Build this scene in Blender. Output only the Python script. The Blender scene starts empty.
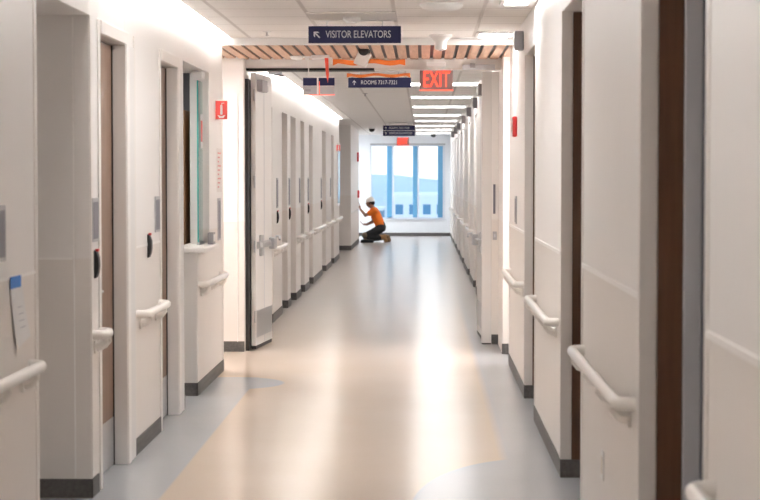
import bpy, bmesh, math, random
from mathutils import Vector, Matrix
random.seed(7)
S = bpy.context.scene
C = S.collection
PI = math.pi

# ------------------------------------------------------------------ materials
def mat(name, col, rough=0.5, metal=0.0, coat=0.0, emis=None, estr=0.0, noise=0.0, nscale=8.0, bump=0.0, spec=0.5):
    m = bpy.data.materials.new(name); m.use_nodes = True
    nt = m.node_tree; b = nt.nodes['Principled BSDF']
    b.inputs['Base Color'].default_value = (*col, 1)
    b.inputs['Roughness'].default_value = rough
    b.inputs['Metallic'].default_value = metal
    b.inputs['Coat Weight'].default_value = coat
    b.inputs['Specular IOR Level'].default_value = spec
    if emis:
        b.inputs['Emission Color'].default_value = (*emis, 1)
        b.inputs['Emission Strength'].default_value = estr
    if noise or bump:
        tc = nt.nodes.new('ShaderNodeTexCoord')
        n = nt.nodes.new('ShaderNodeTexNoise'); n.inputs['Scale'].default_value = nscale
        n.inputs['Detail'].default_value = 4
        nt.links.new(tc.outputs['Object'], n.inputs['Vector'])
        if noise:
            mx = nt.nodes.new('ShaderNodeMix'); mx.data_type = 'RGBA'
            mx.inputs[6].default_value = (*[c * (1 - noise) for c in col], 1)
            mx.inputs[7].default_value = (*[min(1, c * (1 + noise)) for c in col], 1)
            nt.links.new(n.outputs['Fac'], mx.inputs[0])
            nt.links.new(mx.outputs[2], b.inputs['Base Color'])
        if bump:
            bp = nt.nodes.new('ShaderNodeBump'); bp.inputs['Strength'].default_value = bump
            bp.inputs['Distance'].default_value = 0.002
            nt.links.new(n.outputs['Fac'], bp.inputs['Height'])
            nt.links.new(bp.outputs['Normal'], b.inputs['Normal'])
    return m

class NB:
    """tiny node expression helper"""
    def __init__(s, nt): s.nt = nt
    def m(s, op, a, b=0.0, c=None, clamp=False):
        n = s.nt.nodes.new('ShaderNodeMath'); n.operation = op; n.use_clamp = clamp
        for i, v in enumerate((a, b, c)):
            if v is None: continue
            if isinstance(v, (int, float)): n.inputs[i].default_value = v
            else: s.nt.links.new(v, n.inputs[i])
        return n.outputs[0]
    def step(s, x, edge, w):      # 0 below edge, 1 above, soft over w
        return s.m('MULTIPLY_ADD', s.m('SUBTRACT', x, edge), 1.0 / w, 0.5, clamp=True)
    def mix(s, f, a, b):
        n = s.nt.nodes.new('ShaderNodeMix'); n.data_type = 'RGBA'
        if isinstance(f, (int, float)): n.inputs[0].default_value = f
        else: s.nt.links.new(f, n.inputs[0])
        for i, v in ((6, a), (7, b)):
            if isinstance(v, tuple): n.inputs[i].default_value = (*v, 1)
            else: s.nt.links.new(v, n.inputs[i])
        return n.outputs[2]
    def xyz(s):
        tc = s.nt.nodes.new('ShaderNodeTexCoord'); sp = s.nt.nodes.new('ShaderNodeSeparateXYZ')
        s.nt.links.new(tc.outputs['Object'], sp.inputs[0])
        return sp.outputs[0], sp.outputs[1], sp.outputs[2], tc.outputs['Object']
    def noise(s, vec, scale, detail=3, stretch=None):
        if stretch:
            mp = s.nt.nodes.new('ShaderNodeMapping'); mp.inputs['Scale'].default_value = stretch
            s.nt.links.new(vec, mp.inputs['Vector']); vec = mp.outputs[0]
        n = s.nt.nodes.new('ShaderNodeTexNoise'); n.inputs['Scale'].default_value = scale
        n.inputs['Detail'].default_value = detail
        s.nt.links.new(vec, n.inputs['Vector']); return n.outputs['Fac']

def m_wall():
    m = mat('wall_paint_and_panel', (0.8, 0.77, 0.74), 0.45)
    nt = m.node_tree; e = NB(nt); x, y, z, v = e.xyz(); b = nt.nodes['Principled BSDF']
    up = e.step(z, 1.195, 0.01)
    fine = e.noise(v, 3.0)
    c = e.mix(up, (0.815, 0.775, 0.74), (0.86, 0.84, 0.825))
    c2 = e.mix(e.m('MULTIPLY', fine, 0.08), c, (0.7, 0.65, 0.6))
    nt.links.new(c2, b.inputs['Base Color'])
    # grooves between protection sheets every 1.22 m
    return m

def m_floor():
    m = mat('poured_floor', (0.6, 0.6, 0.6), 0.2)
    nt = m.node_tree; e = NB(nt); x, y, z, v = e.xyz(); b = nt.nodes['Principled BSDF']
    # beige field between the grey-blue borders, with its rounded corner by the crossing
    left = e.step(x, -1.31, 0.02)
    cross = e.step(y, 14.3, 0.03)
    dx = e.m('ADD', x, 1.50); dy = e.m('SUBTRACT', y, 13.9)
    r1 = e.m('SQRT', e.m('ADD', e.m('MULTIPLY', dx, dx), e.m('MULTIPLY', dy, dy)))
    disc = e.m('SUBTRACT', 1.0, e.step(r1, 0.42, 0.03))
    lf = e.m('MULTIPLY', e.m('MAXIMUM', left, cross), e.m('SUBTRACT', 1.0, disc))
    right = e.m('SUBTRACT', 1.0, e.step(x, 0.46, 0.06))
    dx2 = e.m('DIVIDE', e.m('SUBTRACT', x, 0.64), 0.70); dy2 = e.m('DIVIDE', e.m('SUBTRACT', y, 8.6), 1.6)
    r2 = e.m('SQRT', e.m('ADD', e.m('MULTIPLY', dx2, dx2), e.m('MULTIPLY', dy2, dy2)))
    patch = e.step(r2, 1.0, 0.02)
    beige = e.m('MULTIPLY', e.m('MULTIPLY', lf, right), patch)
    n1 = e.noise(v, 1.3, 5); n2 = e.noise(v, 60, 2)
    sand = e.mix(n1, (0.53, 0.425, 0.335), (0.585, 0.475, 0.385))
    grey = e.mix(n1, (0.37, 0.385, 0.41), (0.43, 0.445, 0.47))
    c = e.mix(beige, grey, sand)
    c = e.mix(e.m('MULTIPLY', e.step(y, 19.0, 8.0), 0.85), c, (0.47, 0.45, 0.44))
    c = e.mix(e.m('MULTIPLY', n2, 0.10), c, (0.75, 0.72, 0.7))
    nt.links.new(c, b.inputs['Base Color'])
    b.inputs['Roughness'].default_value = 0.21; b.inputs['Specular IOR Level'].default_value = 0.4
    b.inputs['Coat Weight'].default_value = 0.0
    return m

def m_ceiling():
    m = mat('ceiling_tile', (0.75, 0.72, 0.7), 0.8)
    nt = m.node_tree; e = NB(nt); x, y, z, v = e.xyz(); b = nt.nodes['Principled BSDF']
    def line(c, off, pitch, w):
        f = e.m('FRACT', e.m('DIVIDE', e.m('ADD', c, off + 61.0), pitch))
        d = e.m('ABSOLUTE', e.m('SUBTRACT', f, 0.5))
        return e.step(d, 0.5 - w / pitch, 0.004 / pitch * 2)
    lx = line(x, 0.81, 0.61, 0.014); ly = line(y, -0.05, 0.61, 0.014)
    ly2 = line(y, 0.10, 0.305, 0.010)
    g = e.m('MAXIMUM', lx, ly)
    c = e.mix(e.noise(v, 120, 2), (0.88, 0.86, 0.84), (0.94, 0.92, 0.90))
    c = e.mix(e.m('MULTIPLY', ly2, 0.10), c, (0.4, 0.36, 0.34))
    c = e.mix(e.m('MULTIPLY', g, 0.45), c, (0.4, 0.36, 0.34))
    nt.links.new(c, b.inputs['Base Color'])
    bp = nt.nodes.new('ShaderNodeBump'); bp.inputs['Strength'].default_value = 0.5; bp.inputs['Distance'].default_value = 0.004
    bp.invert = True
    nt.links.new(g, bp.inputs['Height']); nt.links.new(bp.outputs['Normal'], b.inputs['Normal'])
    return m

def m_wood(name, c1, c2, rough=0.45, axis='z'):
    m = mat(name, c1, rough)
    nt = m.node_tree; e = NB(nt); x, y, z, v = e.xyz(); b = nt.nodes['Principled BSDF']
    st = (12, 12, 0.7) if axis == 'z' else (12, 0.7, 12)
    n = e.noise(v, 4.0, 6, st)
    nt.links.new(e.mix(e.m('MULTIPLY_ADD', n, 2.0, -0.5, clamp=True), c1, c2), b.inputs['Base Color'])
    return m

def m_glass(name, tint=(1, 1, 1), refl=0.06):
    m = bpy.data.materials.new(name); m.use_nodes = True; nt = m.node_tree; nt.nodes.clear()
    o = nt.nodes.new('ShaderNodeOutputMaterial'); t = nt.nodes.new('ShaderNodeBsdfTransparent')
    t.inputs[0].default_value = (*tint, 1)
    g = nt.nodes.new('ShaderNodeBsdfGlossy'); g.inputs['Roughness'].default_value = 0.02
    fr = nt.nodes.new('ShaderNodeFresnel'); fr.inputs[0].default_value = 1.45
    mx = nt.nodes.new('ShaderNodeMixShader')
    nt.links.new(fr.outputs[0], mx.inputs[0]); nt.links.new(t.outputs[0], mx.inputs[1]); nt.links.new(g.outputs[0], mx.inputs[2])
    nt.links.new(mx.outputs[0], o.inputs[0]); return m

WALL = m_wall()
FLOOR = m_floor()
CEIL = m_ceiling()
WHITE = mat('white_gloss_paint', (0.84, 0.81, 0.78), 0.3)
FRAMEW = mat('door_frame_paint', (0.76, 0.745, 0.73), 0.35)
GUARD = mat('corner_guard_vinyl', (0.80, 0.765, 0.73), 0.35)
TRIMW = mat('panel_joint_strip', (0.93, 0.91, 0.89), 0.35)
BASE = m_wood('grey_rubber_base', (0.07, 0.065, 0.062), (0.13, 0.12, 0.115), 0.5, 'y')
RAILM = mat('handrail_vinyl', (0.86, 0.83, 0.79), 0.28, coat=0.2)
DOORW = m_wood('walnut_door', (0.17, 0.10, 0.065), (0.27, 0.165, 0.115), 0.4)
DOORR = m_wood('dark_walnut_door', (0.075, 0.031, 0.013), (0.125, 0.056, 0.026), 0.4)
SLAT = m_wood('ceiling_slat_wood', (0.50, 0.30, 0.20), (0.66, 0.43, 0.31), 0.5, 'y')
BLACK = mat('black_rubber', (0.012, 0.011, 0.012), 0.5)
STEEL = mat('brushed_steel', (0.55, 0.56, 0.58), 0.3, 0.9, noise=0.1, nscale=40)
GREYM = mat('grey_metal_frame', (0.58, 0.60, 0.64), 0.35, 0.1)
BLUEG = mat('blue_grey_gasket', (0.17, 0.21, 0.28), 0.4)
NAVY = mat('navy_sign', (0.022, 0.025, 0.085), 0.6, spec=0.3)
SIGNW = mat('sign_lettering', (0.75, 0.75, 0.78), 0.5)
PLATE = mat('name_plate_slate', (0.13, 0.13, 0.165), 0.35)
SILV = mat('plate_frame_silver', (0.45, 0.45, 0.47), 0.35, 0.4)
GREYB = mat('grey_plastic', (0.33, 0.32, 0.34), 0.45)
PLW = mat('white_plastic', (0.82, 0.81, 0.80), 0.35)
RED = mat('red_plastic', (0.65, 0.03, 0.03), 0.35)
REDS = mat('red_sign', (0.70, 0.07, 0.06), 0.4)
EXITL = mat('exit_letter_lit', (0.8, 0.1, 0.05), 0.4, emis=(1, 0.11, 0.06), estr=0.8)
ORANGE = mat('orange_plastic_strip', (0.85, 0.22, 0.04), 0.45, noise=0.15, nscale=20)
PAPER = mat('paper_white', (0.80, 0.80, 0.80), 0.8, noise=0.03)
BLUET = mat('blue_tape', (0.02, 0.17, 0.55), 0.6)
INK = mat('faint_ink', (0.45, 0.45, 0.5), 0.8)
PINK = mat('pink_ink', (0.7, 0.35, 0.33), 0.8)
LIT = mat('lit_diffuser', (0.9, 0.9, 0.9), 0.6, emis=(1.0, 0.97, 0.95), estr=6.5)
COVE = mat('cove_strip', (0.9, 0.9, 0.9), 0.6, emis=(0.99, 0.975, 0.965), estr=68.0)
MULL = mat('blue_anodised_mullion', (0.12, 0.36, 0.60), 0.4)
MULW = mat('pale_mullion_side', (0.70, 0.74, 0.80), 0.4)
GLASS = m_glass('window_glass')
GREENG = mat('green_glass_edge', (0.02, 0.42, 0.38), 0.15)
GLASS2 = m_glass('screen_glass', (0.86, 0.95, 0.93))
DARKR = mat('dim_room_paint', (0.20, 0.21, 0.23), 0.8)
OAK = m_wood('oak_cabinet', (0.32, 0.17, 0.07), (0.42, 0.25, 0.12), 0.5)

# ------------------------------------------------------------------ mesh helpers
class MB:
    def __init__(s): s.bm = bmesh.new()
    def box(s, x0, x1, y0, y1, z0, z1):
        x0, x1 = sorted((x0, x1)); y0, y1 = sorted((y0, y1)); z0, z1 = sorted((z0, z1))
        v = [s.bm.verts.new(p) for p in ((x0,y0,z0),(x1,y0,z0),(x1,y1,z0),(x0,y1,z0),(x0,y0,z1),(x1,y0,z1),(x1,y1,z1),(x0,y1,z1))]
        for f in ((3,2,1,0),(4,5,6,7),(0,1,5,4),(1,2,6,5),(2,3,7,6),(3,0,4,7)): s.bm.faces.new([v[i] for i in f])
        return s
    def prism(s, pts, axis, a, b):
        """extrude 2D polygon pts along axis ('x','y','z') from a to b"""
        def P(p, t): return {'x': (t, p[0], p[1]), 'y': (p[0], t, p[1]), 'z': (p[0], p[1], t)}[axis]
        v0 = [s.bm.verts.new(P(p, a)) for p in pts]; v1 = [s.bm.verts.new(P(p, b)) for p in pts]
        n = len(pts)
        s.bm.faces.new(v0[::-1]); s.bm.faces.new(v1)
        for i in range(n): s.bm.faces.new((v0[i], v0[(i+1) % n], v1[(i+1) % n], v1[i]))
        return s
    def tube(s, pts, r, n=12, sz=1.0, caps=True):
        pts = [Vector(p) for p in pts]; rings = []
        N = len(pts); rr = r if isinstance(r, (list, tuple)) else [r] * N
        up0 = Vector((0, 0, 1))
        for i, p in enumerate(pts):
            t = (pts[min(i+1, N-1)] - pts[max(i-1, 0)]).normalized()
            up = up0 if abs(t.z) < 0.95 else Vector((0, 1, 0))
            a = t.cross(up).normalized(); b = a.cross(t).normalized()
            rings.append([s.bm.verts.new(p + a * math.cos(2*PI*k/n) * rr[i] + b * math.sin(2*PI*k/n) * rr[i] * sz) for k in range(n)])
        for i in range(N - 1):
            for k in range(n): s.bm.faces.new((rings[i][k], rings[i][(k+1) % n], rings[i+1][(k+1) % n], rings[i+1][k]))
        if caps: s.bm.faces.new(rings[0][::-1]); s.bm.faces.new(rings[-1])
        return s
    def lathe(s, prof, c=(0,0,0), n=24, axis='z'):
        """profile [(r, h)] about an axis through c"""
        rings = []
        for r, h in prof:
            ring = []
            for k in range(n):
                a = 2*PI*k/n; p = (r*math.cos(a), r*math.sin(a), h)
                if axis == 'x': p = (h, p[0], p[1])
                elif axis == 'y': p = (p[0], h, p[1])
                ring.append(s.bm.verts.new(Vector(p) + Vector(c)))
            rings.append(ring)
        for i in range(len(rings) - 1):
            for k in range(n): s.bm.faces.new((rings[i][k], rings[i][(k+1) % n], rings[i+1][(k+1) % n], rings[i+1][k]))
        s.bm.faces.new(rings[0][::-1]); s.bm.faces.new(rings[-1])
        return s
    def build(s, name, m, parent=None, smooth=False, bevel=0.0, seg=2):
        bmesh.ops.recalc_face_normals(s.bm, faces=s.bm.faces)
        me = bpy.data.meshes.new(name); s.bm.to_mesh(me); s.bm.free()
        me.materials.append(m)
        if smooth:
            for p in me.polygons: p.use_smooth = True
            try: me.set_sharp_from_angle(angle=math.radians(40))
            except Exception: pass
        o = bpy.data.objects.new(name, me); C.objects.link(o)
        if bevel:
            b = o.modifiers.new('bevel', 'BEVEL'); b.width = bevel; b.segments = seg; b.limit_method = 'ANGLE'
        if parent: o.parent = parent
        return o

def thing(name, label, cat, loc=(0,0,0), group=None, rot=(0,0,0)):
    o = bpy.data.objects.new(name, None); o.empty_display_size = 0.1; C.objects.link(o)
    o.location = loc; o.rotation_euler = rot
    o['label'] = label; o['category'] = cat
    if group: o['group'] = group
    return o
def tag(o, label, cat, group=None):
    o['label'] = label; o['category'] = cat
    if group: o['group'] = group
    return o
def struct(o): o['kind'] = 'structure'; return o
def sempty(name, loc=(0,0,0)):
    o = bpy.data.objects.new(name, None); C.objects.link(o); o.location = loc; o['kind'] = 'structure'; return o

def text_mesh(name, body, size, m, parent, loc, rot, align='LEFT', depth=0.001, sx=1.0):
    cu = bpy.data.curves.new(name, 'FONT'); cu.body = body; cu.size = size; cu.extrude = depth
    cu.align_x = align; cu.align_y = 'CENTER'
    o = bpy.data.objects.new(name, cu); C.objects.link(o)
    bpy.context.view_layer.update()
    dg = bpy.context.evaluated_depsgraph_get()
    me = bpy.data.meshes.new_from_object(o.evaluated_get(dg)); bpy.data.objects.remove(o)
    if sx != 1.0:
        for v in me.vertices: v.co.x *= sx
    me.materials.clear(); me.materials.append(m)
    n = bpy.data.objects.new(name, me); C.objects.link(n)
    n.location = loc; n.rotation_euler = rot; n.parent = parent
    return n
FACE = (PI/2, 0, 0)       # lettering facing the camera side (-y)

XL, XR = -1.65, 0.737
ZC = 2.74

# ------------------------------------------------------------------ floor and ceilings
struct(MB().box(-3.6, 2.2, -4.0, 49.2, -0.2, 0.0).build('floor', FLOOR))
cb = MB()
cb.box(-1.575, 2.2, -4.0, 14.8, ZC, 2.82)
cb.box(-1.575, 2.2, 16.75, 49.0, ZC, 2.82)
cb.box(-3.6, -1.575, 35.4, 39.4, ZC, 2.82)
cb.box(-3.6, -1.575, 44.3, 49.0, ZC, 2.82)
cb.box(-2.7, -1.66, 7.5, 9.1, 2.86, 2.95)
cb.box(-3.6, 2.2, 14.8, 16.6, 2.80, 2.90)
struct(cb.build('ceiling', CEIL))
# cove housing above the slot along the left wall
cv = MB()
for a, b in ((-4.0, 14.8), (16.75, 35.4)):
    cv.box(-1.95, -1.45, a, b, 3.0, 3.06)
    cv.box(-1.50, -1.45, a, b, 2.82, 3.0)
struct(cv.build('ceiling_cove', WHITE))
for i, (a, b) in enumerate(((-3.8, 14.7), (16.9, 35.3))):
    t = thing('cove_light', ['white linear cove light along the left wall in the near corridor',
              'white linear cove light along the left wall beyond the double doors'][i], 'light', (-1.53, a, 2.93))
    MB().box(-0.012, 0.0, 0, b-a, -0.05, 0.05).build('housing', PLW, t)
    MB().box(-0.016, -0.0125, 0.02, b-a-0.02, -0.045, 0.045).build('diffuser', COVE, t)

# wood slat soffit over the crossing
sm = MB(); x = -3.55
while x < 2.15:
    sm.box(x, x + 0.074, 14.82, 16.58, 2.68, 2.692); x += 0.104
w = struct(sm.build('ceiling_slats', SLAT))
struct(MB().box(-3.6, 2.2, 14.82, 16.6, 2.694, 2.71).build('ceiling_backing', BLACK))
struct(MB().box(-1.66, 0.74, 14.785, 14.81, 2.68, 3.0).build('trim_1', FRAMEW))

# ------------------------------------------------------------------ left wall
DL = 0.30
wl = MB()
def L(y0, y1, z0=0.0, z1=3.0, x0=XL-DL, x1=XL): wl.box(x0, x1, y0, y1, z0, z1)
HL = 2.40
L(-4, 7.65)
L(7.65, 8.89, HL, 3.0)
wl.box(-2.65, XL-DL, 7.35, 7.65, 0, 3.0); wl.box(-2.65, XL-DL, 8.89, 9.14, 0, 3.0); wl.box(-2.75, -2.65, 7.35, 9.14, 0, 3.0)
wl.box(-2.65, XL-DL, 7.65, 8.89, HL, 2.86)
L(8.89, 9.16)
L(9.16, 9.94, 2.33, 3.0); L(9.16, 9.94, 0, 3.0, XL-DL, XL-0.125)
L(9.94, 11.29)
L(11.29, 12.03, 2.33, 3.0); L(11.29, 12.03, 0, 3.0, XL-DL, XL-0.125)
L(12.03, 12.37)
L(12.37, 13.88, HL, 3.0)
L(13.08, 13.88, 0, 1.045, -1.80)
L(13.88, 14.8, 0, 3.0, -1.80)
wl.box(-3.6, -1.76, 14.5, 14.8, 0, 3.0)
struct(wl.build('wall_left', WALL, bevel=0.004))

# far left wall, with its recessed doors
FO = [(18.6, 19.7), (21.05, 21.9), (22.4, 23.35), (24.25, 25.05), (26.05, 26.95), (29.4, 30.6), (32.3, 33.3)]
wf = MB(); y = 16.75
for a, b in FO:
    wf.box(XL-DL, XL, y, a, 0, 3.0); wf.box(XL-DL, XL, a, b, 2.36, 3.0); wf.box(XL-DL, XL-0.14, a, b, 0, 2.36); y = b
wf.box(XL-DL, XL, y, 35.4, 0, 3.0)
wf.box(-3.0, XL-DL, 35.1, 35.4, 0, 3.0)
wf.box(-3.1, -3.0, 35.1, 39.6, 0, 3.0)
wf.box(-3.0, -1.58, 39.4, 44.3, 0, 3.0)
wf.box(-3.6, -3.0, 43.5, 49.2, 0, 3.0)
struct(wf.build('wall_left_far', WALL, bevel=0.004))

# cross wall with the double-door frame
wc = MB()
wc.box(-3.6, -1.635, 16.42, 16.75, 0, 3.0)
wc.box(-3.6, -3.5, 14.5, 16.6, 0, 3.0)
wc.box(0.72, 2.2, 16.25, 21.7, 0, 3.0)
wc.box(0.655, 0.72, 17.2, 18.3, 0, 2.60)
wc.box(2.1, 2.2, 14.5, 16.4, 0, 3.0)
wc.box(-1.635, 0.72, 16.6, 16.78, 2.60, 3.0)
struct(wc.build('wall_crossing', WALL, bevel=0.003))
struct(MB().box(-1.63, -0.45, 16.585, 16.80, 2.580, 2.60).build('trim_2', BLACK))
struct(MB().box(-0.45, 0.71, 16.590, 16.80, 2.585, 2.60).build('trim_10', GUARD))
struct(MB().box(0.562, 0.655, 17.2, 17.33, 0.012, 2.60).build('trim_11', FRAMEW, bevel=0.004))
struct(MB().box(0.566, 0.651, 17.205, 17.325, 0.0, 0.012).build('trim_12', BLACK))
struct(MB().box(-1.66, -1.602, 16.66, 17.60, 0.0, 2.50).build('gap_shade_1', BLACK))  # black fill standing in for the shaded gap behind the open leaf
struct(MB().box(-1.66, -1.602, 16.52, 16.66, 0.0, 2.50).build('gap_shade_2', BLACK))  # near end of the same gap, its shade built as a black box
# seam strips on the cross wall
cs = MB(); cs.box(-1.70, -1.694, 16.41, 16.42, 0.09, 2.35); cs.box(-3.4, -1.69, 16.412, 16.42, 1.19, 1.20); cs.box(-3.4,-1.69,16.49,16.5,2.35,2.356)
struct(cs.build('trim_5', TRIMW))

# ------------------------------------------------------------------ right wall
HR = 2.475
RO = [(4.70, 6.10), (8.34, 9.57), (11.84, 13.0), (21.7, 22.9), (25.0, 26.2), (28.3, 29.5), (32.3, 33.5), (35.8, 37.0), (39.3, 40.5), (42.8, 44.0), (46.4, 47.5)]
wr = MB(); y = -4.0
for k, (a, b) in enumerate(RO):
    if k == 3:
        wr.box(XR, 1.4, y, 15.35, 0, 3.0); y = 21.7
    if k == 3: pass
    else: wr.box(XR, 1.4, y, a, 0, 3.0)
    wr.box(XR, 1.4, a, b, HR, 3.0); wr.box(1.06, 1.4, a, b, 0, HR)
    y = b
wr.box(XR, 1.4, y, 49.2, 0, 3.0)
wr.box(1.4, 2.2, 14.9, 15.35, 0, 3.0)
struct(wr.build('wall_right', WALL, bevel=0.005))

# end wall with the big window opening, and the wall behind the camera
we = MB(); WX0, WX1, WZ0, WZ1 = -1.43, 0.60, 0.47, 2.47
ye0, ye1 = 48.8, 49.1
we.box(-3.6, WX0, ye0, ye1, 0, 3.0); we.box(WX1, 1.2, ye0, ye1, 0, 3.0)
we.box(WX0, WX1, ye0, ye1, 0, WZ0); we.box(WX0, WX1, ye0, ye1, WZ1, 3.0)
struct(we.build('wall_end', mat('cool_white_wall', (0.80, 0.83, 0.87), 0.5, noise=0.02)))
struct(MB().box(-3.6, 2.2, -4.2, -4.0, 0, 3.0).build('wall_behind', WALL))

# ------------------------------------------------------------------ baseboards
BH = 0.095; e = 0.006
bl = MB()
for a, b in ((-4, 7.65), (8.89-e, 9.07), (10.22, 11.29), (12.30, 12.37+e), (13.08-e, 14.8+e)):
    bl.box(XL, XL+e, a, b, 0, BH)
bl.box(-2.65, XL+e, 8.89-e, 8.89, 0, BH); bl.box(-1.80, XL+e, 13.08-e, 13.08, 0, BH); bl.box(-2.65, -2.65+e, 7.65, 8.89, 0, BH)
y = 18.0
for a, b in FO + [(35.4, 35.4)]:
    bl.box(XL, XL+e, y, a, 0, BH)
    y = b
    if b < 35: bl.box(XL-0.14, XL+e, b-e, b, 0, BH)
bl.box(-3.0, -1.58+e, 39.4-e, 39.4, 0, BH); bl.box(-1.58, -1.58+e, 39.4, 44.3, 0, BH)
struct(bl.build('baseboard_left', BASE))
br = MB(); y = -4.0
for k, (a, b) in enumerate(RO):
    if k == 3:
        br.box(XR-e, XR, y, 15.35, 0, BH); y = 21.7
    else: br.box(XR-e, XR, y, a, 0, BH)
    br.box(XR-e, 0.885, b-e-0.012, b, 0, BH)
    y = b
br.box(XR-e, XR, y, 48.8, 0, BH)
br.box(0.72-e, 0.80, 16.25-e, 16.25, 0, BH); br.box(0.655, 0.72, 17.2-e, 17.2, 0, BH)
struct(br.build('baseboard_right', BASE))
be = MB(); be.box(-3.4, -1.635, 16.42-e, 16.42, 0, BH)
struct(be.build('baseboard_crossing', BASE))
struct(MB().box(-3.0, XR, 48.8-e, 48.8, 0, 0.09).build('baseboard_end', BASE))

# ------------------------------------------------------------------ sheet joints (chair-rail lines) and corner guards
tj = MB()
for a, b in ((-4, 7.60), (10.24, 11.25)): tj.box(XL, XL+0.004, a, b, 1.19, 1.203)
tj.box(-2.65, XL-0.09, 8.885, 8.89, 1.19, 1.2); tj.box(XL-0.085, XL-0.079, 8.884, 8.89, 0.1, 2.39)
struct(tj.build('trim_6', TRIMW))
tj = MB()
segs = [(-4, 4.66), (6.14, 8.30), (9.61, 11.80), (13.04, 15.31)]
for a, b in segs: tj.box(XR-0.007, XR, a, b, 1.185, 1.205)
for k in range(3, len(RO)-1): tj.box(XR-0.004, XR, RO[k][1]+0.04, RO[k+1][0]-0.04, 1.188, 1.203)
struct(tj.build('trim_7', TRIMW))
cg = MB()
def guardL(y, d, x=XL, z1=2.40):   # d=-1: corner's face turned to +y
    cg.box(x, x+0.005, y-(0.05 if d > 0 else 0), y+(0 if d > 0 else 0.05), BH+0.005, z1)
guardL(7.65, 1); guardL(8.89, -1); guardL(13.08, -1, z1=1.04); guardL(14.8, 1); guardL(10.24, -1)
for y in (15.35, 11.84, 8.34, 4.70): cg.box(XR-0.005, XR, y-0.05, y, BH+0.005, 2.475)
for y in (13.0, 9.57, 6.10): cg.box(XR-0.005, XR, y, y+0.05, BH+0.005, 2.475); cg.box(XR-0.005, XR+0.05, y-0.005, y, BH+0.005, 2.475)
struct(cg.build('trim_8', GUARD))

# ------------------------------------------------------------------ left doors: casing, leaf, kick plate
nd = [0]
def left_door(y0, y1, cas=True, head=2.33, setb=0.07, m=None, knob=True):
    nd[0] += 1
    d = sempty('door_%d' % nd[0], (XL, (y0+y1)/2, 0))
    l = MB().box(-setb-0.045, -setb, y0-(y0+y1)/2+0.01, (y1-y0)/2-0.01, 0.008, head-0.005).build('door_leaf', m or DOORW, d, bevel=0.002)
    h = (y1-y0)/2
    MB().box(-setb, -setb+0.003, -h+0.03, h-0.03, 0.01, 0.27).build('kick_plate', STEEL, d)
    MB().box(-setb, -setb+0.006, h-0.020, h-0.008, 0.0, head-0.005).build('gasket', BLACK, d)
    hd = MB(); hd.tube([(-setb, -h+0.1, 1.0), (-setb+0.035, -h+0.1, 1.0), (-setb+0.04, -h+0.14, 1.0), (-setb+0.04, -h+0.22, 1.0)], 0.009, 10)
    hd.build('door_handle', STEEL, d, smooth=True)
    if cas:
        c = MB()
        c.box(0.0, 0.008, -h-0.06, -h, 0, head+0.07)
        c.box(0.0, 0.016, h, h+0.09, 0, head+0.07)
        c.box(0.0, 0.016, -h, h, head, head+0.07)
        c.box(-setb, 0.010, h-0.006, h+0.002, 0, head)
        c.build('door_casing', WHITE, d, bevel=0.004)
        s = MB(); s.box(0.0, 0.011, h+0.09, h+0.27, 0, head-0.1 if False else 0.0001+head); 
        s.build('frame_panel', FRAMEW, d, bevel=0.003)
    return d
left_door(9.16, 9.94); left_door(11.29, 12.03)
CREAMD = mat('cream_door', (0.62, 0.55, 0.48), 0.45)
for a, b in FO: left_door(a, b, cas=False, head=2.36, setb=0.09)

# right doors: wood post on the return, metal frame profile and leaf
for k, (a, b) in enumerate(RO):
    nd[0] += 1
    d = sempty('door_%d' % nd[0], (XR, b, 0))
    if k < 3:
        MB().box(0.055, 0.140, -0.014, -0.001, BH, HR-0.005).build('wood_jamb', DOORR, d, bevel=0.002)
        f = MB(); f.box(0.140, 0.20, -0.035, -0.001, BH, HR-0.005); f.box(0.225, 0.30, -0.045, -0.001, BH, HR-0.005); f.build('metal_frame', GREYM, d, bevel=0.004)
        MB().box(0.20, 0.225, -0.02, -0.001, BH, HR-0.005).build('gasket', BLUEG, d)
    MB().box(0.285, 0.322, a-b+0.01, -0.05, 0.01, HR-0.01).build('door_leaf', DOORR if k < 3 else CREAMD, d, bevel=0.002)
    hd = MB(); hd.tube([(0.285, a-b+0.1, 1.0), (0.25, a-b+0.1, 1.0), (0.245, a-b+0.14, 1.0), (0.245, a-b+0.22, 1.0)], 0.009, 10)
    hd.build('door_handle', STEEL, d, smooth=True)
# the near edge of the closest opening has a grey steel casing
struct(MB().box(XR-0.002, XR+0.012, 4.70, 4.715, 0.0, HR).build('trim_9', WHITE, bevel=0.003))

# ------------------------------------------------------------------ the charting nook (sill, glass screen, dim room behind)
nk = MB()
nk.box(-3.6, -3.5, 11.3, 14.5, 0, 2.6); nk.box(-3.5, -1.95, 11.2, 11.3, 0, 2.6); nk.box(-3.6, -1.76, 11.2, 14.5, 2.5, 2.6); nk.box(-1.95, -1.76, 14.45, 14.5, 0, 2.5); nk.box(-3.5, -1.95, 14.45, 14.5, 0, 2.5)
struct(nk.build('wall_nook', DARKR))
MBs = MB().box(-1.83, -1.585, 13.05, 13.98, 1.045, 1.085)
tag(MBs.build('sill_counter', WHITE, bevel=0.012, seg=3), 'white ledge counter on the low wall of the glazed nook', 'counter')
o = thing('added_room_light', 'added unseen ceiling light inside the room behind the nook', 'ceiling light', (-2.6, 13.0, 2.5))  # lamp added out of view to brighten the room and its cabinet
MB().box(-0.2, 0.2, -0.2, 0.2, -0.03, -0.001).build('frame', PLW, o)
MB().box(-0.17, 0.17, -0.17, 0.17, -0.036, -0.03).build('lens', mat('added_room_lens', (0.9, 0.9, 0.9), 0.6, emis=(1, 0.95, 0.9), estr=40.0), o)
g = thing('glass_screen', 'clear glass screen with green edge standing on the nook ledge', 'glass screen', (-1.70, 13.60, 1.085))
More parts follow.
